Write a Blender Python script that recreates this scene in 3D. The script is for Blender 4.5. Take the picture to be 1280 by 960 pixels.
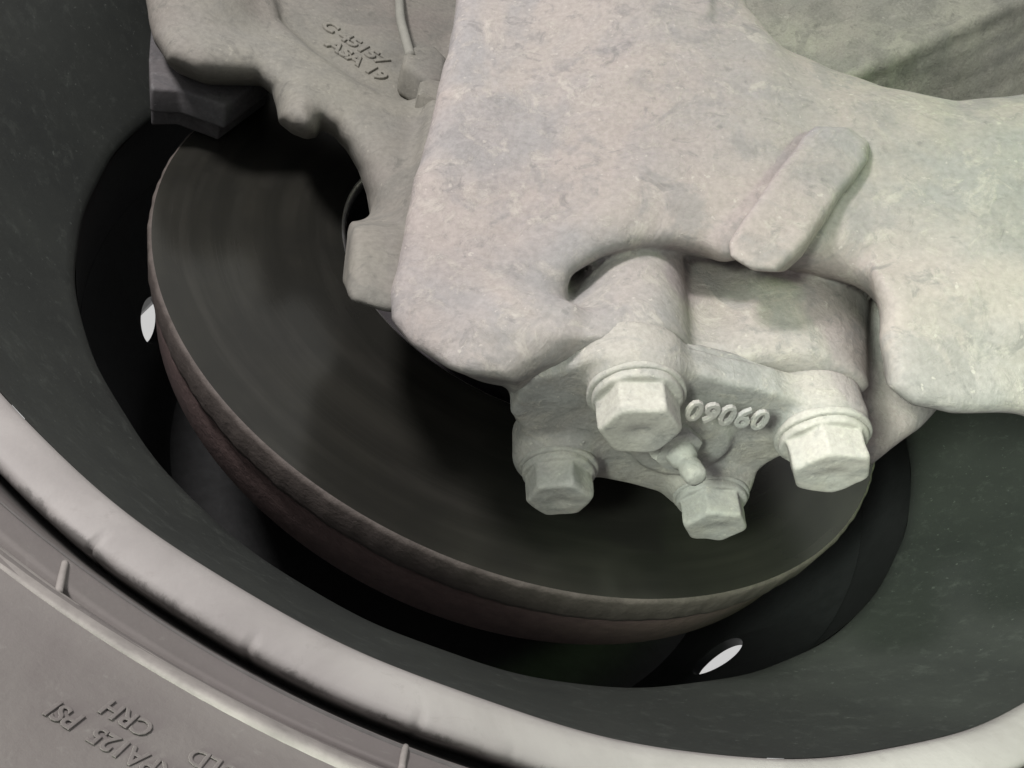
import bpy, bmesh, math, random
import numpy as np
from mathutils import Vector, Matrix

random.seed(7); RNG = np.random.default_rng(7)
for o in list(bpy.data.objects): bpy.data.objects.remove(o)
scene = bpy.context.scene
COL = scene.collection

# ---------------------------------------------------------------- frame of the place
# World: Y = wheel axle (outboard +), Z up, X along the vehicle.  Origin = centre of the
# brake disc's inboard face, raised to the height of the axle.
AX = 0.52
M = np.array([[0.94709814, -0.21016554, -0.24256044],
              [-0.3204728, -0.6602256, -0.67926382],
              [-0.01738677, 0.72106352, -0.69265078]])      # measured viewing direction
CAM = np.array([-0.11697832, -0.25373352, -0.36560755 + AX])
FPX = 950.0
def cdir(v):                                  # direction given by right / up / towards viewer
    v = M @ np.asarray(v, float); return v / np.linalg.norm(v)
def rayd(u, v): return M @ np.array([(u - 640) / FPX, -(v - 480) / FPX, -1.0])
def at(u, v, d): return CAM + rayd(u, v) * d                 # point at a distance in front
def on_plane(u, v, nrm, p0):
    r = rayd(u, v); t = np.dot(np.asarray(p0) - CAM, nrm) / np.dot(r, nrm); return CAM + r * t
NIN = np.array([0, -1.0, 0])                                 # inboard
def onz(u, v, z): return on_plane(u, v, NIN, np.array([0, -z, AX]))

# ---------------------------------------------------------------- camera
cam = bpy.data.cameras.new('camera'); camo = bpy.data.objects.new('camera', cam); COL.objects.link(camo)
cam.sensor_width = 36; cam.lens = FPX / 1280 * 36; cam.clip_start = 0.005; cam.clip_end = 100
camo.matrix_world = Matrix([[*M[0], CAM[0]], [*M[1], CAM[1]], [*M[2], CAM[2]], [0, 0, 0, 1]])
scene.camera = camo

# ---------------------------------------------------------------- light
wd = bpy.data.worlds.new('World'); scene.world = wd; wd.use_nodes = True
wd.node_tree.nodes['Background'].inputs[0].default_value = (0.98, 0.975, 0.965, 1)
WORLD_STRENGTH = 0.60
wd.node_tree.nodes['Background'].inputs[1].default_value = WORLD_STRENGTH
def area(name, loc, target, size, power, col):
    l = bpy.data.lights.new(name, 'AREA'); l.shape = 'DISK'; l.size = size; l.energy = power; l.color = col
    o = bpy.data.objects.new(name, l); COL.objects.link(o); o.location = loc
    o.rotation_euler = (Vector(target) - Vector(loc)).to_track_quat('-Z', 'Y').to_euler(); return o
area('work_lamp', CAM + M @ np.array([-0.20, 0.44, 0.05]), at(560, 420, 0.30), 0.10, 3.8, (1.0, 0.945, 0.925))
gl = area('added_low_fill', CAM + M @ np.array([-0.20, 0.03, 0.26]), at(1275, 800, 0.36), 0.14, 0.42, (0.90, 1.0, 0.84)); gl.data.spread = math.radians(34)  # added fill with no real source, brightens the right side of the barrel
g2 = area('added_green_fill', CAM + M @ np.array([0.62, 0.22, 0.12]), at(1420, 250, 0.32), 0.20, 0.16, (0.62, 1.0, 0.42)); g2.data.spread = math.radians(34)  # added tint light, imitates the camera's green colour shading towards the right
scene.view_settings.view_transform = 'Standard'; scene.view_settings.look = 'None'
scene.view_settings.gamma = 1; scene.view_settings.exposure = 0.0
scene.render.engine = 'CYCLES'

# ---------------------------------------------------------------- materials
def nodes(name):
    m = bpy.data.materials.new(name); m.use_nodes = True
    nt = m.node_tree; return m, nt, nt.nodes['Principled BSDF']
def N(nt, t, **kw):
    n = nt.nodes.new(t)
    for k, v in kw.items():
        if k in n.inputs: n.inputs[k].default_value = v
        else: setattr(n, k, v)
    return n
def noise(nt, pos, scale, detail=6, rough=0.6, dist=0.0):
    n = N(nt, 'ShaderNodeTexNoise'); n.inputs['Scale'].default_value = scale
    n.inputs['Detail'].default_value = detail; n.inputs['Roughness'].default_value = rough
    n.inputs['Distortion'].default_value = dist; nt.links.new(pos, n.inputs['Vector']); return n.outputs['Fac']
def ramp(nt, fac, a, b, ca=(0, 0, 0, 1), cb=(1, 1, 1, 1)):
    r = N(nt, 'ShaderNodeValToRGB'); e = r.color_ramp.elements
    e[0].position = a; e[0].color = ca; e[1].position = b; e[1].color = cb
    nt.links.new(fac, r.inputs[0]); return r.outputs[0]
def mix(nt, fac, a, b, mode='MIX'):
    n = N(nt, 'ShaderNodeMix', data_type='RGBA', blend_type=mode)
    for i, v in ((0, fac), (6, a), (7, b)):
        if isinstance(v, (int, float)): n.inputs[i].default_value = v
        elif isinstance(v, tuple): n.inputs[i].default_value = (*v[:3], 1)
        else: nt.links.new(v, n.inputs[i])
    return n.outputs[2]
def bump(nt, h, strength, dist, prev=None):
    b = N(nt, 'ShaderNodeBump'); b.inputs['Strength'].default_value = strength; b.inputs['Distance'].default_value = dist
    nt.links.new(h, b.inputs['Height'])
    if prev is not None: nt.links.new(prev, b.inputs['Normal'])
    return b.outputs[0]
def dusty(name, base, cool, pink, cream, k=1.0, bmp=1.0, patch=0.55, scale=1.0):
    """cast metal under a crust of dried mud and road dust"""
    m, nt, b = nodes(name)
    pos = N(nt, 'ShaderNodeNewGeometry').outputs['Position']
    c = mix(nt, ramp(nt, noise(nt, pos, 16 * scale, 4, .6, .6), .42, .60), base, cool)
    c = mix(nt, ramp(nt, noise(nt, pos, 9 * scale, 3, .5, .3), .48, .70), c, pink)
    f = ramp(nt, noise(nt, pos, 62 * scale, 9, .74, 1.1), .52, .62)
    c = mix(nt, mix(nt, f, (0, 0, 0), (patch, patch, patch)), c, cream)
    big = ramp(nt, noise(nt, pos, 30 * scale, 7, .68, .9), .51, .60)
    c = mix(nt, mix(nt, big, (0, 0, 0), (.6, .6, .6)), c, tuple(x * .84 for x in cool))
    g = ramp(nt, noise(nt, pos, 95 * scale, 7, .7, .8), .57, .66)
    c = mix(nt, mix(nt, g, (0, 0, 0), (.6, .6, .6)), c, tuple(x * .70 for x in cool))
    s = ramp(nt, noise(nt, pos, 420 * scale, 3, .6), .30, .72, (.88, .88, .88, 1), (1.1, 1.1, 1.1, 1))
    c = mix(nt, 1.0, c, s, 'MULTIPLY')
    sp = ramp(nt, noise(nt, pos, 300 * scale, 2, .5, 0), .70, .74)
    c = mix(nt, mix(nt, sp, (0, 0, 0), (.4, .4, .4)), c, tuple(min(.8, x * 1.25) for x in cream))
    nt.links.new(c, b.inputs['Base Color'])
    b.inputs['Roughness'].default_value = 0.92; b.inputs['Specular IOR Level'].default_value = 0.22
    n1 = bump(nt, noise(nt, pos, 70 * scale, 8, .65, .6), .42 * bmp, .0028)
    n2 = bump(nt, noise(nt, pos, 600 * scale, 4, .6), .30 * bmp, .0004, n1)
    n3 = bump(nt, f, .35 * bmp, .0006, n2)
    nt.links.new(n3, b.inputs['Normal'])
    return m
MK = dusty('mud_dusted_cast_iron', (.328, .299, .281), (.275, .265, .264), (.334, .294, .280), (.41, .382, .35), patch=.6)
MC = dusty('dusty_cap_iron', (.335, .316, .295), (.28, .275, .272), (.328, .295, .288), (.43, .402, .365), patch=.55, scale=1.3)
MBO = dusty('dusty_bolt_steel', (.362, .346, .322), (.315, .310, .303), (.35, .325, .313), (.45, .425, .388), bmp=.6, patch=.35, scale=1.4)
MBR = dusty('dust_filmed_bracket_iron', (.212, .206, .180), (.19, .187, .17), (.20, .184, .168), (.25, .243, .21), bmp=.5, patch=.25)
MPAD = dusty('grey_pad_backing', (.11, .106, .108), (.09, .09, .095), (.10, .094, .097), (.19, .19, .195), bmp=.5, patch=.3)
MBEAM = dusty('gritty_beam_iron', (.36, .365, .30), (.28, .285, .245), (.32, .31, .27), (.45, .45, .385), bmp=1.4, patch=.5, scale=1.6)

def tyre_mat():
    m, nt, b = nodes('dusty_tyre_rubber')
    pos = N(nt, 'ShaderNodeNewGeometry').outputs['Position']
    c = mix(nt, ramp(nt, noise(nt, pos, 22, 5, .6, .5), .35, .68), (.135, .123, .119), (.158, .149, .141))
    c = mix(nt, ramp(nt, noise(nt, pos, 8, 3, .5), .45, .65), c, (.165, .15, .147))
    d = ramp(nt, noise(nt, pos, 180, 4, .6, .5), .62, .72)
    c = mix(nt, mix(nt, d, (0, 0, 0), (.35, .35, .35)), c, (.24, .235, .22))
    d = ramp(nt, noise(nt, pos, 130, 4, .6, .5), .64, .76)
    c = mix(nt, mix(nt, d, (0, 0, 0), (.4, .4, .4)), c, (.12, .115, .11))
    nt.links.new(c, b.inputs['Base Color']); b.inputs['Roughness'].default_value = .85
    b.inputs['Specular IOR Level'].default_value = .25
    nt.links.new(bump(nt, noise(nt, pos, 260, 6, .65), .25, .0008), b.inputs['Normal']); return m
def rub_mat(name, col, rough=.8):
    m, nt, b = nodes(name)
    pos = N(nt, 'ShaderNodeNewGeometry').outputs['Position']
    c = mix(nt, ramp(nt, noise(nt, pos, 120, 6, .7), .3, .7), col, tuple(x * 1.5 for x in col))
    nt.links.new(c, b.inputs['Base Color']); b.inputs['Roughness'].default_value = rough
    nt.links.new(bump(nt, noise(nt, pos, 300, 5, .6), .3, .0006), b.inputs['Normal']); return m
def flange_mat():
    m, nt, b = nodes('worn_dusty_flange_paint')
    pos = N(nt, 'ShaderNodeNewGeometry').outputs['Position']
    c = mix(nt, ramp(nt, noise(nt, pos, 35, 6, .6, .4), .35, .65), (.245, .232, .225), (.30, .286, .277))
    d = ramp(nt, noise(nt, pos, 150, 6, .7, .4), .60, .70)
    c = mix(nt, mix(nt, d, (0, 0, 0), (.45, .45, .45)), c, (.22, .208, .20))
    d = ramp(nt, noise(nt, pos, 55, 8, .7, 1.2), .58, .63)
    c = mix(nt, mix(nt, d, (0, 0, 0), (.35, .35, .35)), c, (.24, .225, .215))
    off = N(nt, 'ShaderNodeVectorMath', operation='SUBTRACT'); off.inputs[1].default_value = (0, 0, AX); nt.links.new(pos, off.inputs[0])
    mul = N(nt, 'ShaderNodeVectorMath', operation='MULTIPLY'); mul.inputs[1].default_value = (1, 0, 1); nt.links.new(off.outputs[0], mul.inputs[0])
    ln = N(nt, 'ShaderNodeVectorMath', operation='LENGTH'); nt.links.new(mul.outputs[0], ln.inputs[0])
    nz = N(nt, 'ShaderNodeMath', operation='MULTIPLY_ADD'); nz.inputs[1].default_value = .0075; nt.links.new(noise(nt, pos, 90, 8, .75, .6), nz.inputs[0]); nt.links.new(ln.outputs['Value'], nz.inputs[2])
    rr = N(nt, 'ShaderNodeMapRange'); rr.inputs[1].default_value = .3152; rr.inputs[2].default_value = .3162; nt.links.new(nz.outputs[0], rr.inputs[0])
    c = mix(nt, rr.outputs[0], c, (.14, .134, .128))
    nt.links.new(c, b.inputs['Base Color']); b.inputs['Roughness'].default_value = .62
    nt.links.new(bump(nt, noise(nt, pos, 220, 6, .65), .22, .0007), b.inputs['Normal']); return m
def rim_mat(name, col, rough, dust):
    m, nt, b = nodes(name)
    pos = N(nt, 'ShaderNodeNewGeometry').outputs['Position']
    c = mix(nt, ramp(nt, noise(nt, pos, 9, 8, .7, .3), .30, .75), col, dust)
    d = ramp(nt, noise(nt, pos, 110, 8, .75, .3), .54, .70)
    c = mix(nt, mix(nt, d, (0, 0, 0), (.45, .45, .45)), c, tuple(x * 1.9 for x in dust))
    d = ramp(nt, noise(nt, pos, 420, 3, .6, 0), .66, .72)
    c = mix(nt, mix(nt, d, (0, 0, 0), (.5, .5, .5)), c, tuple(x * 2.6 for x in dust))
    nt.links.new(c, b.inputs['Base Color']); b.inputs['Roughness'].default_value = rough
    b.inputs['Specular IOR Level'].default_value = .35
    nt.links.new(bump(nt, noise(nt, pos, 180, 6, .6), .2, .0006), b.inputs['Normal']); return m
def disc_mat():
    m, nt, b = nodes('scored_brake_steel')
    g = N(nt, 'ShaderNodeNewGeometry').outputs['Position']
    off = N(nt, 'ShaderNodeVectorMath', operation='SUBTRACT'); off.inputs[1].default_value = (0, 0, AX)
    nt.links.new(g, off.inputs[0])
    mul = N(nt, 'ShaderNodeVectorMath', operation='MULTIPLY'); mul.inputs[1].default_value = (1, 0, 1)
    nt.links.new(off.outputs[0], mul.inputs[0])
    ln = N(nt, 'ShaderNodeVectorMath', operation='LENGTH'); nt.links.new(mul.outputs[0], ln.inputs[0])
    w = N(nt, 'ShaderNodeTexNoise', noise_dimensions='1D'); w.inputs['Scale'].default_value = 900; w.inputs['Detail'].default_value = 5
    nt.links.new(ln.outputs['Value'], w.inputs['W'])
    w2 = N(nt, 'ShaderNodeTexNoise', noise_dimensions='1D'); w2.inputs['Scale'].default_value = 90; w2.inputs['Detail'].default_value = 3
    nt.links.new(ln.outputs['Value'], w2.inputs['W'])
    c = mix(nt, ramp(nt, w2.outputs['Fac'], .35, .65), (.044, .044, .038), (.058, .057, .049))
    c = mix(nt, ramp(nt, w.outputs['Fac'], .60, .80), c, (.062, .061, .055))
    c = mix(nt, ramp(nt, noise(nt, g, 10, 4, .6), .42, .62), c, (.040, .040, .036))
    sx = N(nt, 'ShaderNodeSeparateXYZ'); nt.links.new(mul.outputs[0], sx.inputs[0])
    at2 = N(nt, 'ShaderNodeMath', operation='ARCTAN2'); nt.links.new(sx.outputs[2], at2.inputs[0]); nt.links.new(sx.outputs[0], at2.inputs[1])
    cb = N(nt, 'ShaderNodeCombineXYZ'); nt.links.new(at2.outputs[0], cb.inputs[0])
    rm = N(nt, 'ShaderNodeMath', operation='MULTIPLY'); rm.inputs[1].default_value = 55; nt.links.new(ln.outputs['Value'], rm.inputs[0]); nt.links.new(rm.outputs[0], cb.inputs[1])
    st = ramp(nt, noise(nt, cb.outputs[0], 1.6, 8, .62, .3), .50, .78)
    c = mix(nt, mix(nt, st, (0, 0, 0), (.55, .55, .55)), c, (.078, .076, .068))
    nt.links.new(c, b.inputs['Base Color']); b.inputs['Metallic'].default_value = .6
    b.inputs['Roughness'].default_value = .20; b.inputs['Specular IOR Level'].default_value = .4
    n1 = bump(nt, w.outputs['Fac'], .035, .0004); nt.links.new(n1, b.inputs['Normal']); return m
def plain(name, col, rough, metal=0.0, bumps=.3, var=1.5, sc=150):
    m, nt, b = nodes(name)
    pos = N(nt, 'ShaderNodeNewGeometry').outputs['Position']
    c = mix(nt, ramp(nt, noise(nt, pos, sc, 6, .7), .35, .68), col, tuple(x * var for x in col))
    nt.links.new(c, b.inputs['Base Color']); b.inputs['Roughness'].default_value = rough; b.inputs['Metallic'].default_value = metal
    nt.links.new(bump(nt, noise(nt, pos, 320, 6, .65), bumps, .0007), b.inputs['Normal']); return m
MT = tyre_mat(); MTX = rub_mat('dust_rubbed_lettering', (.19, .178, .168)); MBEAD = rub_mat('dark_bead_rubber', (.075, .072, .07))
MF = flange_mat(); MRI = rim_mat('dark_green_grey_wheel_paint', (.026, .029, .028), .6, (.046, .051, .046))
MRD = plain('black_wheel_paint', (.020, .021, .022), .42, 0, .15)
MD = disc_mat(); MDE = plain('rusty_disc_edge', (.14, .097, .092), .85, 0, .8, 1.35)
MDR = plain('scraped_disc_rim', (.078, .066, .060), .7, .1, .8, 1.4, 260)
MPOL = plain('polished_steel_ring', (.80, .80, .78), .32, .9, .1)
MHUB = plain('dark_hub_iron', (.022, .019, .022), .7, 0, .5)
MCAB = plain('dusty_grey_cable_sheath', (.22, .22, .195), .8, 0, .4, 1.15)

# ---------------------------------------------------------------- object helpers
def tag(o, label, cat, group=None, kind=None):
    o['label'] = label; o['category'] = cat
    if group: o['group'] = group
    if kind: o['kind'] = kind
def thing(name, loc, label, cat, group=None):
    o = bpy.data.objects.new(name, None); COL.objects.link(o); o.location = Vector(loc); o.empty_display_size = .05
    tag(o, label, cat, group); o['_'] = 0; del o['_']; return o
ORG = {}
def origin(o):
    p = Vector((0, 0, 0))
    while o is not None: p = p + o.location; o = o.parent
    return np.array(p)
def mesh(name, verts, faces, mat, parent=None, smooth=True, label=None, sharp=None):
    verts = np.asarray(verts, float)
    off = origin(parent) if parent is not None else np.zeros(3)
    me = bpy.data.meshes.new(name); me.from_pydata((verts - off).tolist() if len(verts) < 4000 else [], [], faces if len(verts) < 4000 else [])
    if len(verts) >= 4000:
        f = np.asarray(faces, np.int32); nv, nf = len(verts), len(f); kk = f.shape[1]
        me.vertices.add(nv); me.vertices.foreach_set('co', (verts - off).astype(np.float32).ravel())
        me.loops.add(nf * kk); me.loops.foreach_set('vertex_index', f.ravel())
        me.polygons.add(nf); me.polygons.foreach_set('loop_start', np.arange(0, nf * kk, kk, dtype=np.int32))
        me.update(calc_edges=True); me.validate()
    me.materials.append(mat)
    if smooth: me.polygons.foreach_set('use_smooth', [True] * len(me.polygons))
    if sharp: me.set_sharp_from_angle(angle=math.radians(sharp))
    o = bpy.data.objects.new(name, me); COL.objects.link(o); o.parent = parent
    if label: o['label'] = label
    return o
def bm_mesh(name, bm, mat, parent=None, smooth=True, sharp=None, label=None):
    bmesh.ops.recalc_face_normals(bm, faces=bm.faces)
    v = np.array([x.co[:] for x in bm.verts]); bm.verts.index_update()
    f = [[q.index for q in x.verts] for x in bm.faces]; bm.free()
    off = origin(parent) if parent is not None else np.zeros(3)
    me = bpy.data.meshes.new(name); me.from_pydata((v - off).tolist(), [], f); me.materials.append(mat)
    if smooth: me.polygons.foreach_set('use_smooth', [True] * len(me.polygons))
    if sharp: me.set_sharp_from_angle(angle=math.radians(sharp))
    o = bpy.data.objects.new(name, me); COL.objects.link(o); o.parent = parent
    if label: o['label'] = label
    return o
def lathe_axle(prof, n=256, jitter=None, closed=False):
    """profile of (radius, z inboard) turned about the axle"""
    V = []; F = []; m = len(prof)
    for i in range(n):
        t = 2 * math.pi * i / n
        for j, (r, z) in enumerate(prof):
            if jitter: r, z = jitter(t, j, r, z)
            V.append((r * math.cos(t), -z, AX + r * math.sin(t)))
    for i in range(n):
        for j in range(m if closed else m - 1):
            a, b = i * m + j, i * m + (j + 1) % m; c, d = ((i + 1) % n) * m + (j + 1) % m, ((i + 1) % n) * m + j
            F.append((a, b, c, d))
    return V, F
def frame(axis):
    a = np.asarray(axis, float); a = a / np.linalg.norm(a)
    h = np.array([1.0, 0, 0]) if abs(a[0]) < .8 else np.array([0, 1.0, 0])
    u = np.cross(h, a); u /= np.linalg.norm(u); return u, np.cross(a, u), a
def lathe(prof, base, axis, n=48, hexa=None, twist=0.0, closed_ends=True):
    """profile of (radius, height) turned about an axis; hexa = indices of rings drawn as hexagons"""
    u, v, a = frame(axis); bm = bmesh.new(); rings = []
    for j, (r, h) in enumerate(prof):
        ring = []
        for i in range(n):
            t = 2 * math.pi * i / n
            rr = r
            if hexa and j in hexa:
                w = hexa[j] if isinstance(hexa, dict) else 1
                tt = (t % (math.pi / 3)) - math.pi / 6
                rr = r * ((1 - w) + w * math.cos(math.pi / 6) / math.cos(tt))
            q = np.asarray(base) + rr * (math.cos(t + twist) * u + math.sin(t + twist) * v) + h * a
            ring.append(bm.verts.new(q))
        rings.append(ring)
    for A, B in zip(rings, rings[1:]):
        for i in range(n): bm.faces.new((A[i], A[(i + 1) % n], B[(i + 1) % n], B[i]))
    if closed_ends: bm.faces.new(rings[0]); bm.faces.new(rings[-1])
    return bm
def tube(pts, rad, seg=14):
    pts = [np.asarray(p, float) for p in pts]; bm = bmesh.new(); rings = []
    up = np.array([.3, .2, .9])
    for i, p in enumerate(pts):
        d = pts[min(i + 1, len(pts) - 1)] - pts[max(i - 1, 0)]; d /= np.linalg.norm(d)
        s = np.cross(d, up); s /= np.linalg.norm(s); t = np.cross(s, d)
        rr = rad[i] if isinstance(rad, (list, tuple)) else rad
        rings.append([bm.verts.new(p + rr * (math.cos(2 * math.pi * k / seg) * s + math.sin(2 * math.pi * k / seg) * t)) for k in range(seg)])
    for A, B in zip(rings, rings[1:]):
        for k in range(seg): bm.faces.new((A[k], A[(k + 1) % seg], B[(k + 1) % seg], B[k]))
    bm.faces.new(rings[0]); bm.faces.new(rings[-1]); return bm
def bez(pts, n=12):
    """Catmull-Rom through points"""
    P = [np.asarray(p, float) for p in pts]; P = [2 * P[0] - P[1]] + P + [2 * P[-1] - P[-2]]; out = []
    for i in range(1, len(P) - 2):
        for t in np.linspace(0, 1, n, endpoint=False):
            a, b, c, d = P[i - 1:i + 3]
            out.append(.5 * ((2 * b) + (c - a) * t + (2 * a - 5 * b + 4 * c - d) * t * t + (-a + 3 * b - 3 * c + d) * t ** 3))
    out.append(P[-2]); return out

# ---------------------------------------------------------------- castings: distance fields meshed with surface nets
class Field:
    def __init__(s, lo, hi, h):
        s.lo = np.asarray(lo, float); s.h = h; s.n = np.ceil((np.asarray(hi) - s.lo) / h).astype(int) + 1
        ax = [(s.lo[i] + h * np.arange(s.n[i])).astype(np.float32) for i in range(3)]
        s.x, s.y, s.z = ax[0][:, None, None], ax[1][None, :, None], ax[2][None, None, :]
    def dot(s, v, p0=(0, 0, 0)):
        v = np.asarray(v, float); c = float(np.dot(v, p0))
        return (s.x * np.float32(v[0]) + s.y * np.float32(v[1]) + s.z * np.float32(v[2]) - np.float32(c))
    def plane(s, nrm, p0): return s.dot(np.asarray(nrm) / np.linalg.norm(nrm), p0)
    def poly(s, pts, e):
        """2-D signed distance to a polygon (3-D points) seen along e, constant along e"""
        u, v, a = frame(e); P = np.array([(np.dot(p, u), np.dot(p, v)) for p in pts], np.float32)
        U = s.dot(u); V = s.dot(v)
        # tabulate in 2-D then sample bilinearly
        st = s.h * .8; u0, u1, v0, v1 = U.min(), U.max(), V.min(), V.max()
        gu = np.arange(u0, u1 + 2 * st, st, dtype=np.float32); gv = np.arange(v0, v1 + 2 * st, st, dtype=np.float32)
        X, Y = gu[:, None], gv[None, :]; D = np.full((len(gu), len(gv)), 1e9, np.float32); ins = np.zeros(D.shape, bool)
        for i in range(len(P)):
            a0, b0 = P[i], P[(i + 1) % len(P)]; e0 = b0 - a0; wx, wy = X - a0[0], Y - a0[1]
            t = np.clip((wx * e0[0] + wy * e0[1]) / (e0 @ e0 + 1e-12), 0, 1)
            D = np.minimum(D, (wx - t * e0[0]) ** 2 + (wy - t * e0[1]) ** 2)
            c = (a0[1] > Y) != (b0[1] > Y)
            with np.errstate(divide='ignore', invalid='ignore'):
                xi = a0[0] + (Y - a0[1]) * e0[0] / (e0[1] if e0[1] != 0 else 1e-9)
            ins ^= (c & (X < xi))
        D = np.sqrt(D); D[ins] *= -1
        fu = (U - u0) / st; fv = (V - v0) / st; iu = fu.astype(np.int32); iv = fv.astype(np.int32); fu -= iu; fv -= iv
        w = len(gv); Df = D.ravel(); k = iu * w + iv
        return (Df[k] * (1 - fu) + Df[k + w] * fu) * (1 - fv) + (Df[k + 1] * (1 - fu) + Df[k + w + 1] * fu) * fv
    def capsule(s, a, b, ra, rb):
        a = np.asarray(a); b = np.asarray(b); ab = b - a; L = float(ab @ ab)
        t = np.clip(s.dot(ab, a) / L, 0, 1)
        d2 = (s.x - a[0] - t * ab[0]) ** 2 + (s.y - a[1] - t * ab[1]) ** 2 + (s.z - a[2] - t * ab[2]) ** 2
        return np.sqrt(d2) - (ra + (rb - ra) * t)
    def rod(s, a, axis, r):
        u, v, w = frame(axis); return np.sqrt(s.dot(u, a) ** 2 + s.dot(v, a) ** 2) - r
    def waves(s, amp, f):
        out = 0
        for _ in range(7):
            w = RNG.normal(size=3); w = w / np.linalg.norm(w) * f * RNG.uniform(.6, 1.6); out = out + np.sin(s.dot(w) + RNG.uniform(0, 6.3))
        return out * (amp / 3)
    def mesh(s, D):
        h = s.h; S = D < 0; nx, ny, nz = D.shape
        c = [S[i:nx - 1 + i, j:ny - 1 + j, k:nz - 1 + k] for i in (0, 1) for j in (0, 1) for k in (0, 1)]
        anyb = c[0].copy(); allb = c[0].copy()
        for q in c[1:]: anyb |= q; allb &= q
        act = anyb & ~allb; I = np.argwhere(act); idx = np.full(act.shape, -1, np.int32); idx[act] = np.arange(len(I))
        cor = [(i, j, k) for i in (0, 1) for j in (0, 1) for k in (0, 1)]
        val = np.stack([D[I[:, 0] + i, I[:, 1] + j, I[:, 2] + k] for i, j, k in cor], 1)
        acc = np.zeros((len(I), 3)); cnt = np.zeros(len(I))
        for a in range(8):
            for b in range(a + 1, 8):
                if sum(abs(x - y) for x, y in zip(cor[a], cor[b])) != 1: continue
                va, vb = val[:, a], val[:, b]; m = (va < 0) != (vb < 0)
                t = np.where(m, va / np.where(m, va - vb, 1), 0)
                p = np.array(cor[a])[None] + t[:, None] * (np.array(cor[b]) - np.array(cor[a]))[None]
                acc[m] += p[m]; cnt[m] += 1
        V = s.lo + h * (I + acc / cnt[:, None]); Fs = []
        for ax in range(3):
            o1, o2 = (ax + 1) % 3, (ax + 2) % 3
            sl0 = [slice(None)] * 3; sl1 = [slice(None)] * 3; sl0[ax] = slice(0, -1); sl1[ax] = slice(1, None)
            A, B = S[tuple(sl0)], S[tuple(sl1)]; E = np.argwhere(A != B); fl = A[E[:, 0], E[:, 1], E[:, 2]]
            ok = (E[:, o1] > 0) & (E[:, o2] > 0) & (E[:, o1] < D.shape[o1] - 1) & (E[:, o2] < D.shape[o2] - 1)
            E, fl = E[ok], fl[ok]
            def g(d1, d2):
                Q = E.copy(); Q[:, o1] += d1; Q[:, o2] += d2; return idx[Q[:, 0], Q[:, 1], Q[:, 2]]
            q = np.stack([g(-1, -1), g(0, -1), g(0, 0), g(-1, 0)], 1); q[~fl] = q[~fl][:, ::-1]; Fs.append(q)
        return V, np.concatenate(Fs)
def smin(a, b, k):
    h = np.clip(k - np.abs(a - b), 0, None); return np.minimum(a, b) - h * h / (4 * k)
def smax(a, b, k):
    h = np.clip(k - np.abs(a - b), 0, None); return np.maximum(a, b) + h * h / (4 * k)

# ================================================================ WHEEL
wheel = thing('truck_wheel', (0, 0, AX), 'dark steel truck wheel with a pale dusty rolled edge around the brake', 'wheel')
def wob(t, j, r, z): return r + .00035 * math.sin(11 * t + j) + .0002 * math.sin(29 * t), z + .0003 * math.sin(17 * t + 2 * j)
fl = [(.2970, .0670), (.2984, .0712), (.2992, .0738), (.3006, .0753), (.3030, .0763), (.3055, .0770), (.3080, .0774), (.3100, .0774), (.3112, .0772), (.3120, .0764), (.3123, .0750), (.3118, .0728), (.3105, .068), (.3085, .060), (.300, .052)]
# nicked outer edge
NK = [(RNG.uniform(0, 2 * math.pi), RNG.uniform(.004, .04), RNG.uniform(.1, .7)) for _ in range(90)] + [(RNG.uniform(0, 2 * math.pi), RNG.uniform(.0015, .003), RNG.uniform(.8, 1.5)) for _ in range(24)]
for q in ((302, 822), (516, 922), (110, 690)):
    p_ = onz(*q, .076); NK.append((math.atan2(p_[2] - AX, p_[0]) % (2 * math.pi), .0035, 1.7))
NKA = np.array(NK)
def wobf(t, j, r, z):
    r, z = wob(t, 0, r, z)
    if j >= 7:
        dt = np.abs((NKA[:, 0] - t + math.pi) % (2 * math.pi) - math.pi)
        c = float((NKA[:, 2] * np.clip(1 - dt / NKA[:, 1], 0, 1)).max())
        r -= .00045 * c; z -= .0005 * c
    return r, z
V, F = lathe_axle(fl, 1800, wobf); mesh('rim_flange', V, F, MF, wheel, label='pale dusty rolled flange of the rim')
ba = [(.2984, .0718), (.2972, .0690), (.2945, .0630), (.2900, .0540), (.2830, .0420), (.2740, .0270), (.2650, .0130), (.2570, .0020), (.2510, -.0060), (.2478, -.0098),
      (.2472, -.0125), (.2480, -.0200), (.2490, -.0500), (.2490, -.1600), (.2580, -.1800), (.2850, -.2000), (.2980, -.2100)]
V, F = lathe_axle(ba[:11], 1800, lambda t, j, r, z: wob(t, 0, r, z)); mesh('inner_barrel', V, F, MRI, wheel)
V, F = lathe_axle(ba[10:], 240); mesh('outer_barrel', V, F, MRD, wheel)
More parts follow.
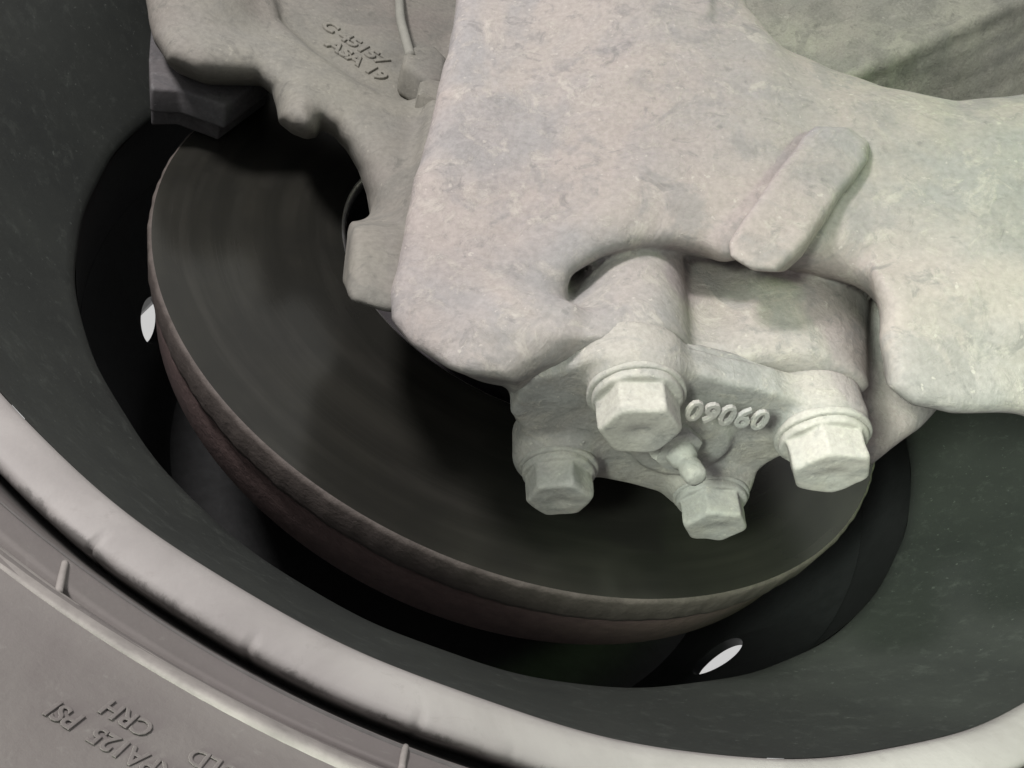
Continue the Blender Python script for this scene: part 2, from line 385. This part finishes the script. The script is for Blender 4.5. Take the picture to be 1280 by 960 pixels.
# wheel disc: steep cone with hand holes
CR0, CZ0, CR1, CZ1 = .2488, -.060, .2200, -.160
cone = [(CR0, CZ0), (CR1, CZ1), (.205, -.175), (.150, -.180), (.115, -.180), (.115, -.190), (.150, -.190), (.2095, -.185), (CR1 + .005, CZ1 - .002), (CR0 - .0003, CZ0 - .018)]
V, F = lathe_axle(cone, 240, closed=True)
dm = mesh('wheel_disc', V, F, MRD, wheel, sharp=35)
HOLES = []
slope = np.array([CR1 - CR0, CZ1 - CZ0]); slope /= np.linalg.norm(slope)
for ang, zc, hr in ((177.0, -.131, .0155), (-45.5, -.143, .0185), (-115.0, -.135, .016), (118.0, -.135, .016), (60.0, -.135, .016), (5.0, -.135, .016)):
    t = math.radians(ang); rc = CR0 + (CR1 - CR0) * (zc - CZ0) / (CZ1 - CZ0)
    er = np.array([math.cos(t), 0, math.sin(t)]); pc = er * rc + np.array([0, -zc, AX])
    al = er * slope[0] + np.array([0, -slope[1], 0]); nr = np.cross(al, np.array([-math.sin(t), 0, math.cos(t)])); 
    bm = lathe([(hr, -.05), (hr, .05)], pc, nr, 40); HOLES.append(bm)
cutme = bmesh.new()
for b in HOLES:
    tmp = bpy.data.meshes.new('t'); b.to_mesh(tmp); cutme.from_mesh(tmp); b.free(); bpy.data.meshes.remove(tmp)
bmesh.ops.recalc_face_normals(cutme, faces=cutme.faces)
cm = bpy.data.meshes.new('cut'); cutme.to_mesh(cm); cutme.free(); co = bpy.data.objects.new('cut', cm); COL.objects.link(co)
bmx = bmesh.new(); bmx.from_mesh(dm.data); bmesh.ops.recalc_face_normals(bmx, faces=bmx.faces); bmx.to_mesh(dm.data); bmx.free()
md = dm.modifiers.new('holes', 'BOOLEAN'); md.object = co; md.operation = 'DIFFERENCE'; md.solver = 'EXACT'
bpy.context.view_layer.update(); dg = bpy.context.evaluated_depsgraph_get()
nm = bpy.data.meshes.new_from_object(dm.evaluated_get(dg)); dm.modifiers.clear(); dm.data = nm
nm.set_sharp_from_angle(angle=math.radians(35)); bpy.data.objects.remove(co)

# ================================================================ TYRE
tyre = thing('tyre', (0, 0, AX), 'dusty grey truck tyre with raised sidewall lettering around the rim', 'tyre')
SW = [(.3040, .050), (.3085, .0580), (.3105, .0640), (.3135, .0700), (.3165, .0775), (.3190, .0835), (.3205, .0865), (.3225, .0885), (.3262, .0935), (.3278, .0955), (.3284, .0945), (.3292, .0945), (.3298, .0975), (.3318, .1020), (.3340, .1045), (.3355, .1052), (.3400, .1085),
      (.352, .1165), (.370, .1260), (.395, .1330), (.425, .1300), (.455, .1100), (.480, .0850), (.500, .0600), (.503, .0000), (.503, -.120), (.485, -.200), (.430, -.260), (.350, -.235), (.305, -.200)]
def wobt(t, j, r, z): return r + .0003 * math.sin(7 * t + j), z + .0004 * math.sin(13 * t + j * .7)
V, F = lathe_axle(SW, 360, wobt); mesh('sidewall', V, F, MT, tyre)
V, F = lathe_axle([(.3030, .0530), (.3090, .0600), (.3115, .0665), (.3145, .0715), (.3168, .0772), (.3190, .0828), (.3204, .0872), (.3209, .0868), (.3212, .0862)], 360, wobt)
mesh('bead_edge', V, F, MBEAD, tyre, label='dark rubber bead edge against the rim')
def sw_z(r):
    R = [p[0] for p in SW[:22]]; Zs = [p[1] for p in SW[:22]]; return float(np.interp(r, R, Zs))
def ang_of(u, v, z):
    p = onz(u, v, z); return math.atan2(p[2] - AX, p[0]), math.hypot(p[0], p[2] - AX)
V, F = lathe_axle([(.3296, .0962), (.3302, .0990), (.3312, .1018), (.3324, .1036), (.3336, .1046), (.3346, .1050), (.3352, .1048)], 360, wobt)
mesh('sidewall_ridge', V, F, MTX, tyre, label='paler raised ring on the tyre sidewall')
# small moulded marks across the ring groove
for line in (((81, 704), (77, 722), (73, 741)), ((507, 934), (504, 948), (502, 962))):
    pp = []
    for (u, v) in line:
        z = .1
        for _ in range(5): z = sw_z(ang_of(u, v, z)[1])
        pp.append(onz(u, v, z + .0002))
    bm_mesh('moulded_mark', tube(bez(pp, 5), .00075, 10), MTX, tyre)
def text_verts(s, size, depth, bev=.0):
    c = bpy.data.curves.new('txt', 'FONT'); c.body = s; c.size = size; c.extrude = depth / 2; c.bevel_depth = bev; c.bevel_resolution = 1; c.resolution_u = 3
    o = bpy.data.objects.new('txt', c); COL.objects.link(o); bpy.context.view_layer.update()
    dg = bpy.context.evaluated_depsgraph_get(); me = bpy.data.meshes.new_from_object(o.evaluated_get(dg))
    v = np.array([x.co[:] for x in me.vertices]); f = [tuple(p.vertices) for p in me.polygons]
    bpy.data.objects.remove(o); return v, f
def tyre_text(s, u, v, size, bold=.0003):
    """writing whose tops point away from the hub; (u, v) = where the writing ends"""
    tv, tf = text_verts(s, size, .0001, bold * .48); z = .108
    for _ in range(4): t0, r0 = ang_of(u, v, z); z = sw_z(r0)
    xmax = tv[:, 0].max(); out = []
    for x, y, e in tv:
        r = r0 + y; t = t0 + (xmax - x) * SGN / r0
        out.append((r * math.cos(t), -(sw_z(r) + e - .00015), AX + r * math.sin(t)))
    mesh('sidewall_text', out, tf, MT, tyre, smooth=False)
SGN = 1
tyre_text('KPA125  PSI', 74, 876, .0044); tyre_text('COLD      CRH', 140, 874, .0044)

# ================================================================ BRAKE DISC + HUB
disc = thing('brake_disc', (0, 0, AX), 'dark scored brake disc behind the dusty knuckle', 'brake disc')
V, F = lathe_axle([(.1235, .0), (.150, .0), (.185, .0), (.2155, .0)], 360); mesh('friction_face', V, F, MD, disc)
V, F = lathe_axle([(.2155, .0), (.2166, -.0006), (.2172, -.0022), (.2172, -.0150), (.2166, -.0180), (.2155, -.0192)], 600, lambda t, j, r, z: (r + .0003 * math.sin(83 * t) * math.sin(31 * t) * (j > 0), z + (.00015 * math.sin(47 * t) + .0001 * math.sin(139 * t)) * (j > 0)))
mesh('face_rim', V, F, MDR, disc, label='scraped lighter rim of the disc face')
V, F = lathe_axle([(.2160, -.0185), (.2146, -.0196), (.2141, -.0215), (.2143, -.0240), (.2142, -.0260), (.2138, -.0480), (.2128, -.0500), (.130, -.0500)], 360)
mesh('rusty_edge', V, F, MDE, disc, label='rusty brown outer edge of the disc')
V, F = lathe_axle([(.1238, .0), (.1228, -.0004), (.1206, -.0026), (.1204, -.0055)], 360); mesh('polished_inner_ring', V, F, MPOL, disc)
V, F = lathe_axle([(.1204, -.0055), (.1215, -.050), (.1200, -.085), (.100, -.095)], 240); mesh('disc_bell', V, F, MHUB, disc)
hub = thing('wheel_hub', (0, 0, AX), 'dark hub deep inside the opening of the brake disc', 'hub')
V, F = lathe_axle([(.040, .045), (.078, .045), (.086, .040), (.090, .030), (.092, -.030), (.104, -.036), (.106, -.060), (.106, -.120)], 200); mesh('hub_body', V, F, MHUB, hub, sharp=40)
V, F = lathe_axle([(.0905, .020), (.0985, .019), (.1005, .015), (.1005, .008), (.0985, .004), (.0905, .003)], 200); mesh('seal_ring', V, F, MHUB, hub, sharp=40)

# ================================================================ STEERING KNUCKLE
kd = cdir((-.02, -.793, .609))                    # kingpin axis, downwards
knuckle = thing('steering_knuckle', tuple(at(795, 500, .26)), 'large dust-caked cast knuckle with a bolted bottom cap in front of the disc', 'steering knuckle')
nA = cdir((.04, .50, .86)); pA = at(490, 400, .258)
def slab(u, v, off=0.0): return on_plane(u, v, nA, pA + nA * off)
B0 = at(795, 492, .26)                            # base plane of the bolt flanges
def capp(u, v, s=0.0): return on_plane(u, v, kd, B0 + kd * s)
bolts_px = [(795, 492), (1027, 545), (698, 585), (888, 619)]
BP = [capp(*q) for q in bolts_px]
lo = np.minimum.reduce([slab(480, 480), slab(1420, -100), slab(600, -100), slab(1420, 530), *BP]) - .05
hi = np.maximum.reduce([slab(480, 480), slab(1420, -100), slab(600, -100), slab(1420, 530), *BP]) + .05
lo = np.maximum(lo, (-.16, -.36, AX - .30)); hi = np.minimum(hi, (.30, -.008, AX + .10))
G = Field(lo, hi, .00165)
eB = CAM - slab(640, 260); eB = eB / np.linalg.norm(eB); eR = CAM - slab(1130, 300); eR = eR / np.linalg.norm(eR)
blk = [(592, -160), (568, 0), (540, 130), (501, 270), (479, 372), (484, 404), (508, 438), (552, 466), (600, 480), (640, 486), (655, 455), (680, 405), (690, 372), (712, 338), (752, 308), (800, 294), (850, 294), (905, 312), (930, 200), (930, -160)]
d = G.poly([slab(*q) for q in blk], eB)
D = smax(smax(d, G.plane(nA, pA), .011), -G.plane(nA, pA - nA * .050), .006)
arm = [(720, -160), (880, -160), (884, -20), (905, 18), (960, 43), (1100, 93), (1200, 118), (1290, 110), (1440, 50), (1440, 500), (1280, 440), (1160, 395), (1088, 372), (1030, 358), (970, 345), (915, 328), (880, 296), (720, 294)]
d = G.poly([slab(*q, .006) for q in arm], eR)
DA = smax(smax(d, G.plane(cdir((-.06, .45, .89)), slab(1000, 250, .007)), .034), -G.plane(nA, pA - nA * .075), .01)
D = smin(D, DA, .026)
d = G.poly([slab(*q) for q in [(1098, 340), (1440, 340), (1440, 575), (1280, 536), (1190, 534), (1140, 520), (1106, 490), (1098, 430)]], eR)
D = smin(D, smax(smax(d, G.plane(cdir((.10, .25, .96)), slab(1180, 420, .004)), .013), -G.plane(nA, pA - nA * .075), .01), .012)
# top ledge of the block
d = G.poly([slab(*q, .004) for q in [(690, -120), (720, -8), (775, 12), (822, 30), (850, 34), (880, 32), (884, 5), (890, -120)]], eB)
D = smin(D, smax(smax(d, G.plane(nA, pA + nA * .0105), .003), -G.plane(nA, pA - nA * .03), .004), .003)
# raised rectangular rib
ribc = [(1020, 158), (1062, 160), (1085, 180), (1084, 202), (992, 322), (968, 343), (936, 341), (908, 322), (906, 304), (1002, 172)]
# kingpin boss under the arch
def capframe(off, r, kk):
    q = None
    for p in BP:
        dd = G.rod(p, kd, r); q = dd if q is None else smin(q, dd, kk)
    e = G.poly([BP[0], BP[0] * .70 + BP[1] * .30 - bk * 1.15, BP[0] * .35 + BP[1] * .65 - bk * 1.15, BP[1], BP[1] + bk * .4, (BP[1] + BP[3]) * .5 + bk * .75 + br * .35, BP[3] + bk, BP[2] + bk, BP[2] + bk * .4 - br * .4, capp(646, 530), capp(664, 490), capp(742, 470)], kd) - off
    return smin(q, e, kk)
br = (BP[1] - BP[0]); br = br / np.linalg.norm(br); bk = np.cross(kd, br); bk = bk * (.0085 if np.dot(bk, BP[3] - BP[0]) > 0 else -.0085); br = br * .0085
sk = G.dot(kd, B0)
GZ = -.0185
O = capframe(.004, .0172, .014)
body = smax(smax(O, sk - GZ, .003), -(sk + .12), .004)
body = smax(body, G.plane(cdir((.04, .72, .69)), at(790, 430, .2750)), .008)
# left lobe, leaning back under the arch, and the broad shoulder at the right
lobe = smax(G.capsule(at(795, 470, .2715), at(786, 230, .356), .0200, .0225), sk - GZ, .003)
d = G.poly([at(*q, .268) for q in [(858, 180), (1074, 220), (1077, 420), (1082, 495), (1000, 500), (868, 450)]], eR)
shl = smax(smax(smax(d, G.plane(cdir((.05, .68, .73)), at(1030, 430, .2725)), .026), sk - GZ, .003), -G.plane(eR, at(1030, 420, .36)), .005)
body = smin(smin(body, shl, .005), lobe, .004)
nl_ = np.cross(rayd(644, 476), rayd(650, 560)); nl_ /= np.linalg.norm(nl_); nl_ = nl_ * (1 if np.dot(nl_, rayd(500, 500)) > 0 else -1)
body = smax(body, G.plane(nl_, CAM), .008)
fil = smin(D, body, .030)
gap = smin(D, body, .0012)
# keep the crease beneath the arch on the right, blend on the left
wl = np.clip((G.dot(cdir((-1, 0, 0)), at(750, 400, .27)) / .03 + .5), 0, 1)
wl = wl * np.clip((sk + .027) / .008 + .5, 0, 1)
D = fil * wl + gap * (1 - wl)
# lower web running from the block to the cap
d = G.poly([slab(*q, -.008) for q in [(590, 440), (650, 415), (720, 410), (790, 430), (745, 490), (700, 545), (652, 545), (643, 505), (640, 478)]], eB)
D = smin(D, smax(smax(d, G.plane(cdir((.20, .48, .86)), slab(690, 440, -.003)), .012), smax(sk - GZ + .0005, G.plane(nl_, CAM), .006), .002), .028)
d = G.poly([at(*q, .30) for q in [(660, 380), (700, 330), (760, 290), (810, 285), (905, 290), (905, 450), (820, 440), (680, 470)]], eB)
D = smin(D, smax(smax(d, G.plane(cdir((.10, .45, .88)), at(745, 370, .312)), .01), sk - GZ, .002), .006)
# open notch between the block and the cap's left wall
d = G.poly([slab(*q, -.02) for q in [(520, 452), (560, 470), (604, 478), (634, 482), (643, 492), (649, 570), (520, 570)]], CAM - slab(610, 490))
D = smax(D, -d, .005)
# lug standing out below the arm
d = G.poly([at(*q, .325) for q in [(1050, 340), (1140, 370), (1185, 508), (1172, 518), (1150, 540), (1088, 578), (1060, 560)]], eR)
D = smin(D, smax(smax(d, G.plane(cdir((.2, .2, .9)), at(1120, 520, .32)), .01), -G.plane(cdir((.2, .2, .9)), at(1120, 520, .36)), .01), .004)
D = D + G.waves(.0005, 90) + G.waves(.0003, 260)
V, F = G.mesh(D); mesh('housing', V, F, MK, knuckle)
del D, DA, d, fil, gap, body, O, wl, shl, lobe

# raised rectangular rib on the arm
rp = [slab(*q, .014) for q in ribc]
G = Field(np.minimum.reduce(rp) - .02, np.maximum.reduce(rp) + .02, .0009)
d = G.poly(rp, eR)
D = smax(smax(d, G.plane(cdir((.02, .44, .90)), slab(990, 255, .0150)), .004), -G.plane(nA, slab(990, 255, -.006)), .003) + G.waves(.0004, 160) + G.waves(.00025, 400)
V, F = G.mesh(D); mesh('raised_rib', V, F, MK, knuckle, label='raised rectangular rib on the knuckle arm'); del D, d
# bottom cap bolted to the boss
lo = np.minimum.reduce(BP) - .035; hi = np.maximum.reduce(BP) + .035
G = Field(lo, hi, .0011); sk = G.dot(kd, B0)
O = capframe(.0025, .0165, .012)
rim = smax(smax(O, sk + .004, .003), -(sk - GZ - .0018), .002)
base = rim
q = None
for p in BP:
    b_ = smax(smax(G.rod(p, kd, .0162), sk, .002), -(sk - GZ - .0018), .002); q = b_ if q is None else np.minimum(q, b_)
D = smin(base, q, .005)
ctr = sum(BP) / 4
D = smin(D, smax(smax(G.rod(ctr, kd, .019), sk + .001, .003), -(sk + .01), .002), .004)
# worn facets down the side towards the front corner
D = D + G.waves(.00045, 120) + G.waves(.0003, 320)
V, F = G.mesh(D); cap = mesh('bottom_cap', V, F, MC, knuckle, label='dusty bolted cap under the knuckle')
del D, O, rim, base, q
# gasket
lo = np.minimum.reduce(BP) - .035; hi = np.maximum.reduce(BP) + .035 - np.asarray(kd) * 0
G = Field(lo, hi, .0012); sk = G.dot(kd, B0); O = capframe(.0005, .0148, .013)
D = smax(smax(O, sk - GZ - .0024, .001), -(sk - GZ + .0020), .001)
V, F = G.mesh(D); mesh('gasket', V, F, MC, knuckle); del D, O

def bolt(p, sc, tw, label):
    p = np.asarray(p); u, v, _ = frame(kd); G = Field(p - .0225, p + .0225, .00060)
    hh = G.dot(kd, p); hx = None
    for i in range(3):
        a = tw + i * math.pi / 3; dd = np.abs(G.dot(math.cos(a) * u + math.sin(a) * v, p)) - .0134 * sc
        hx = dd if hx is None else smax(hx, dd, .0007)
    rr = np.sqrt(G.dot(u, p) ** 2 + G.dot(v, p) ** 2)
    top = hh - .0172 * sc
    H = smax(smax(hx, top, .0016), (rr + hh * .9) - (.0136 + .0172 * .9 + .0012) * sc, .002)
    H = smax(H, -(np.sqrt(rr ** 2 + (hh - .0262 * sc) ** 2) - .0095 * sc), .002)          # shallow worn dimple
    H = smax(H, -hh, .001)
    fl_ = smax(smax(rr - .0166 * sc, hh - .0044 * sc, .0014), -hh - .0003, .001)
    D = smin(H, fl_, .0008) + G.waves(.00016, 260) + G.waves(.00012, 620)
    V, F = G.mesh(D); o = mesh('bolt', V, F, MBO, knuckle, label=label)
    wr = smax(smax(rr - .0182 * sc, hh - .0014 * sc, .001), -hh - .0016, .001) + G.waves(.0003, 300)
    V, F = G.mesh(wr); mesh('washer', V, F, MBO, o)
    return o
bolt(BP[0] + kd * .0002, .93, .35, 'large front bolt under the arch')
bolt(BP[1] + kd * .0002, .94, .15, 'large bolt at the right of the cap')
bolt(BP[2] + kd * .0002, .86, .5, 'smaller bolt at the left of the cap')
bolt(BP[3] + kd * .0002, .86, .2, 'smaller rear bolt lowest on the cap')
# grease nipple
gb = capp(836, 545, -.002); gd = cdir((.30, -.62, .72))
gn = bm_mesh('grease_nipple', lathe([(.0100, -.006), (.0100, .0070), (.0092, .0085), (.0060, .0093)], gb, gd, 36, {0: 1, 1: 1, 2: .7}), MBO, knuckle, sharp=38)
bm_mesh('nipple_tip', lathe([(.0056, .009), (.0050, .0130), (.0040, .0142), (.0039, .0154), (.0044, .0166), (.0042, .0210), (.0034, .0226), (.0018, .0232)], gb, gd, 28), MBO, gn, sharp=50)
# cast figures along the cap edge, small boxed mark and marks on its underside
def flat_text(s, size, depth, p, xdir, nrm, mat, parent, name, bev=.0004):
    tv, tf = text_verts(s, size, depth, bev); c = (tv.max(0) + tv.min(0)) / 2; tv = tv - c
    nrm = np.asarray(nrm) / np.linalg.norm(nrm); x = np.asarray(xdir) - np.dot(xdir, nrm) * nrm; x /= np.linalg.norm(x); y = np.cross(nrm, x)
    return mesh(name, [np.asarray(p) + a * x + b * y + e * nrm for a, b, e in tv], tf, mat, parent, smooth=False)
nt_ = cdir((.03, -.66, .75))
flat_text('09060', .0120, .0012, at(909, 519, .2600), at(955, 540, .27) - at(862, 514, .27), nt_, MC, cap, 'cast_number', .0003)
flat_text('E', .0042, .002, capp(727, 553, -.004), cdir((1, .2, 0)), kd, MC, cap, 'cast_mark')

# ================================================================ CALIPER BRACKET
brk = thing('caliper_bracket', tuple(onz(440, 200, .05)), 'smooth grey cast caliper bracket at the upper left of the disc', 'caliper bracket')
ZF = .066
def bz(u, v, z=ZF): return onz(u, v, z)
pts = [bz(150, -120), bz(640, -120), bz(480, 460), bz(330, 200)]
lo = np.minimum.reduce(pts) - .03; hi = np.maximum.reduce(pts) + .03
lo = np.maximum(lo, (-.26, -.105, AX - .26)); hi = np.minimum(hi, (.02, -.012, AX + .20))
G = Field(lo, hi, .0014)
e1 = CAM - bz(400, 140); e1 = e1 / np.linalg.norm(e1); e1 = e1 + NIN * .10; e1 /= np.linalg.norm(e1)
out = [(170, -140), (172, -10), (177, 38), (197, 70), (240, 87), (285, 90), (318, 92), (336, 106), (342, 125), (344, 143), (362, 158), (382, 166), (396, 163), (404, 152), (420, 160), (440, 182), (458, 212), (470, 245), (477, 290), (540, 330), (640, 300), (660, -140)]
d = G.poly([bz(*q) for q in out], e1)
pf = G.plane(NIN, (0, -ZF, AX))
D = smax(smax(d, pf, .022), -G.plane(NIN, (0, -.024, AX)), .004)
RN = NIN + np.array([.0, 0, -.12]); RN /= np.linalg.norm(RN); RP = np.array([-.09, -.049, AX + .02])
rec = [(352, -140), (342, -10), (350, 22), (395, 62), (440, 94), (478, 116), (505, 124), (535, 121), (560, 90), (600, -140)]
r_ = G.poly([bz(*q) for q in rec], e1)
D = smax(D, -smax(r_, -G.plane(RN, RP), .006), .007)
# thicker slide-pin boss at the top left
D = smin(D, G.capsule(bz(255, -60, .060), bz(258, 25, .058), .026, .022), .014)
# stiffer flange beside the knuckle and its square lug
d = G.poly([bz(*q, .080) for q in [(540, 118), (528, 200), (510, 285), (470, 283), (446, 285), (441, 300), (434, 372), (440, 386), (482, 398), (520, 402), (640, 380), (640, 118)]], e1)
D = smin(D, smax(smax(d, G.plane(NIN, (0, -.077, AX)), .007), -G.plane(NIN, (0, -.050, AX)), .004), .008)
D = D + G.waves(.0004, 90)
V, F = G.mesh(D); frm = mesh('bracket_frame', V, F, MBR, brk); del D, d, r_, pf
tx = bz(490, 90, .06) - bz(400, 38, .06)
flat_text('C 45157', .0125, .0014, on_plane(444, 55, RN, RP), tx, RN, MBR, frm, 'cast_number', .0005)
flat_text('ASA 19', .0125, .0014, on_plane(446, 76, RN, RP), tx, RN, MBR, frm, 'cast_number', .0005)
# bracket bolt half hidden by the knuckle
bb = onz(549, 128, .070)
bm_mesh('bracket_bolt', lathe([(.0125, -.012), (.0165, -.0115), (.0165, -.008), (.0135, -.0075), (.0135, .004), (.0115, .006), (.003, .0062)], bb, NIN, 60, {3: 1, 4: 1, 5: .4}), MBR, brk, sharp=38)

# ================================================================ BRAKE PAD
pad = thing('brake_pad', tuple(onz(260, 120, .02)), 'dark grey brake pad end showing below the caliper bracket', 'brake pad')
def prism(pix, z0, z1, name, mat, parent, bev, pz=None):
    bm = bmesh.new(); A = [bm.verts.new(onz(*q, pz or z1) * [1, 0, 1] + [0, -z1, 0]) for q in pix]; B = [bm.verts.new(onz(*q, pz or z1) * [1, 0, 1] + [0, -z0, 0]) for q in pix]
    n = len(pix); bm.faces.new(A); bm.faces.new(B)
    for i in range(n): bm.faces.new((A[i], A[(i + 1) % n], B[(i + 1) % n], B[i]))
    bmesh.ops.recalc_face_normals(bm, faces=bm.faces)
    bmesh.ops.bevel(bm, geom=bm.edges[:], offset=bev, segments=3, affect='EDGES', profile=.6)
    return bm_mesh(name, bm, mat, parent, sharp=50)
prism([(190, 20), (186, 72), (188, 110), (225, 112), (282, 132), (340, 90), (350, 20)], .020, .034, 'backing_plate', MPAD, pad, .002)
prism([(190, 20), (189, 118), (222, 118), (275, 138), (335, 96), (345, 20)], .0008, .0195, 'friction_block', MPAD, pad, .0015)

# ================================================================ SENSOR CABLE + CLIP
cable = thing('sensor_cable', tuple(onz(500, 20, .07)), 'thin grey cable dropping into a dusty clip above the bracket', 'cable')
bm_mesh('sheath', tube(bez([onz(496, -60, .066), onz(499, 0, .066), onz(501, 25, .067), onz(506, 45, .069), onz(513, 70, .070)]), .0028), MCAB, cable)
cl = [(506, 62), (520, 54), (545, 56), (560, 72), (557, 100), (540, 104), (520, 88), (504, 78)]
bm = bmesh.new(); prism(cl, .052, .071, 'clip', MBR, cable, .004)

# ================================================================ AXLE BEAM behind the arm
beam = thing('axle_casting', tuple(at(1120, 40, .55)), 'rough grey-green axle casting behind the knuckle arm at top right', 'axle casting')
p0 = at(860, -160, .50); pts = [at(860, -200, .50), at(1360, -200, .56), at(1360, 160, .46), at(860, 160, .46)]
lo = np.minimum.reduce(pts) - .05; hi = np.maximum.reduce(pts) + .05
G = Field(lo, hi, .0022)
nu = cdir((-.18, .35, .9)); nl = cdir((.30, -.55, .72))
ea, eb = at(1060, 98, .50), at(1300, -8, .50)
ed = (eb - ea) / np.linalg.norm(eb - ea)
n1 = nu - np.dot(nu, ed) * ed; n1 /= np.linalg.norm(n1); n2 = nl - np.dot(nl, ed) * ed; n2 /= np.linalg.norm(n2)
D = smax(smax(G.plane(n1, ea), G.plane(n2, ea), .006), -G.plane(nu, ea - nu * .10), .01)
D = smin(D, G.capsule(ea + n2 * -.004 + n1 * -.002, eb + n2 * -.004 + n1 * -.002, .006, .006), .004)
D = smax(D, -(G.rod(at(1000, 60, .49), n1, .5) * -1 + 0), .01) if False else D
box = np.maximum.reduce([np.abs(G.dot(np.array(ax), (lo + hi) / 2)) - ((hi - lo) / 2 - .006)[i] for i, ax in enumerate(np.eye(3))])
D = smax(D, box, .006) + G.waves(.0012, 110) + G.waves(.0007, 330)
V, F = G.mesh(D); mesh('beam_casting', V, F, MBEAM, beam); del D
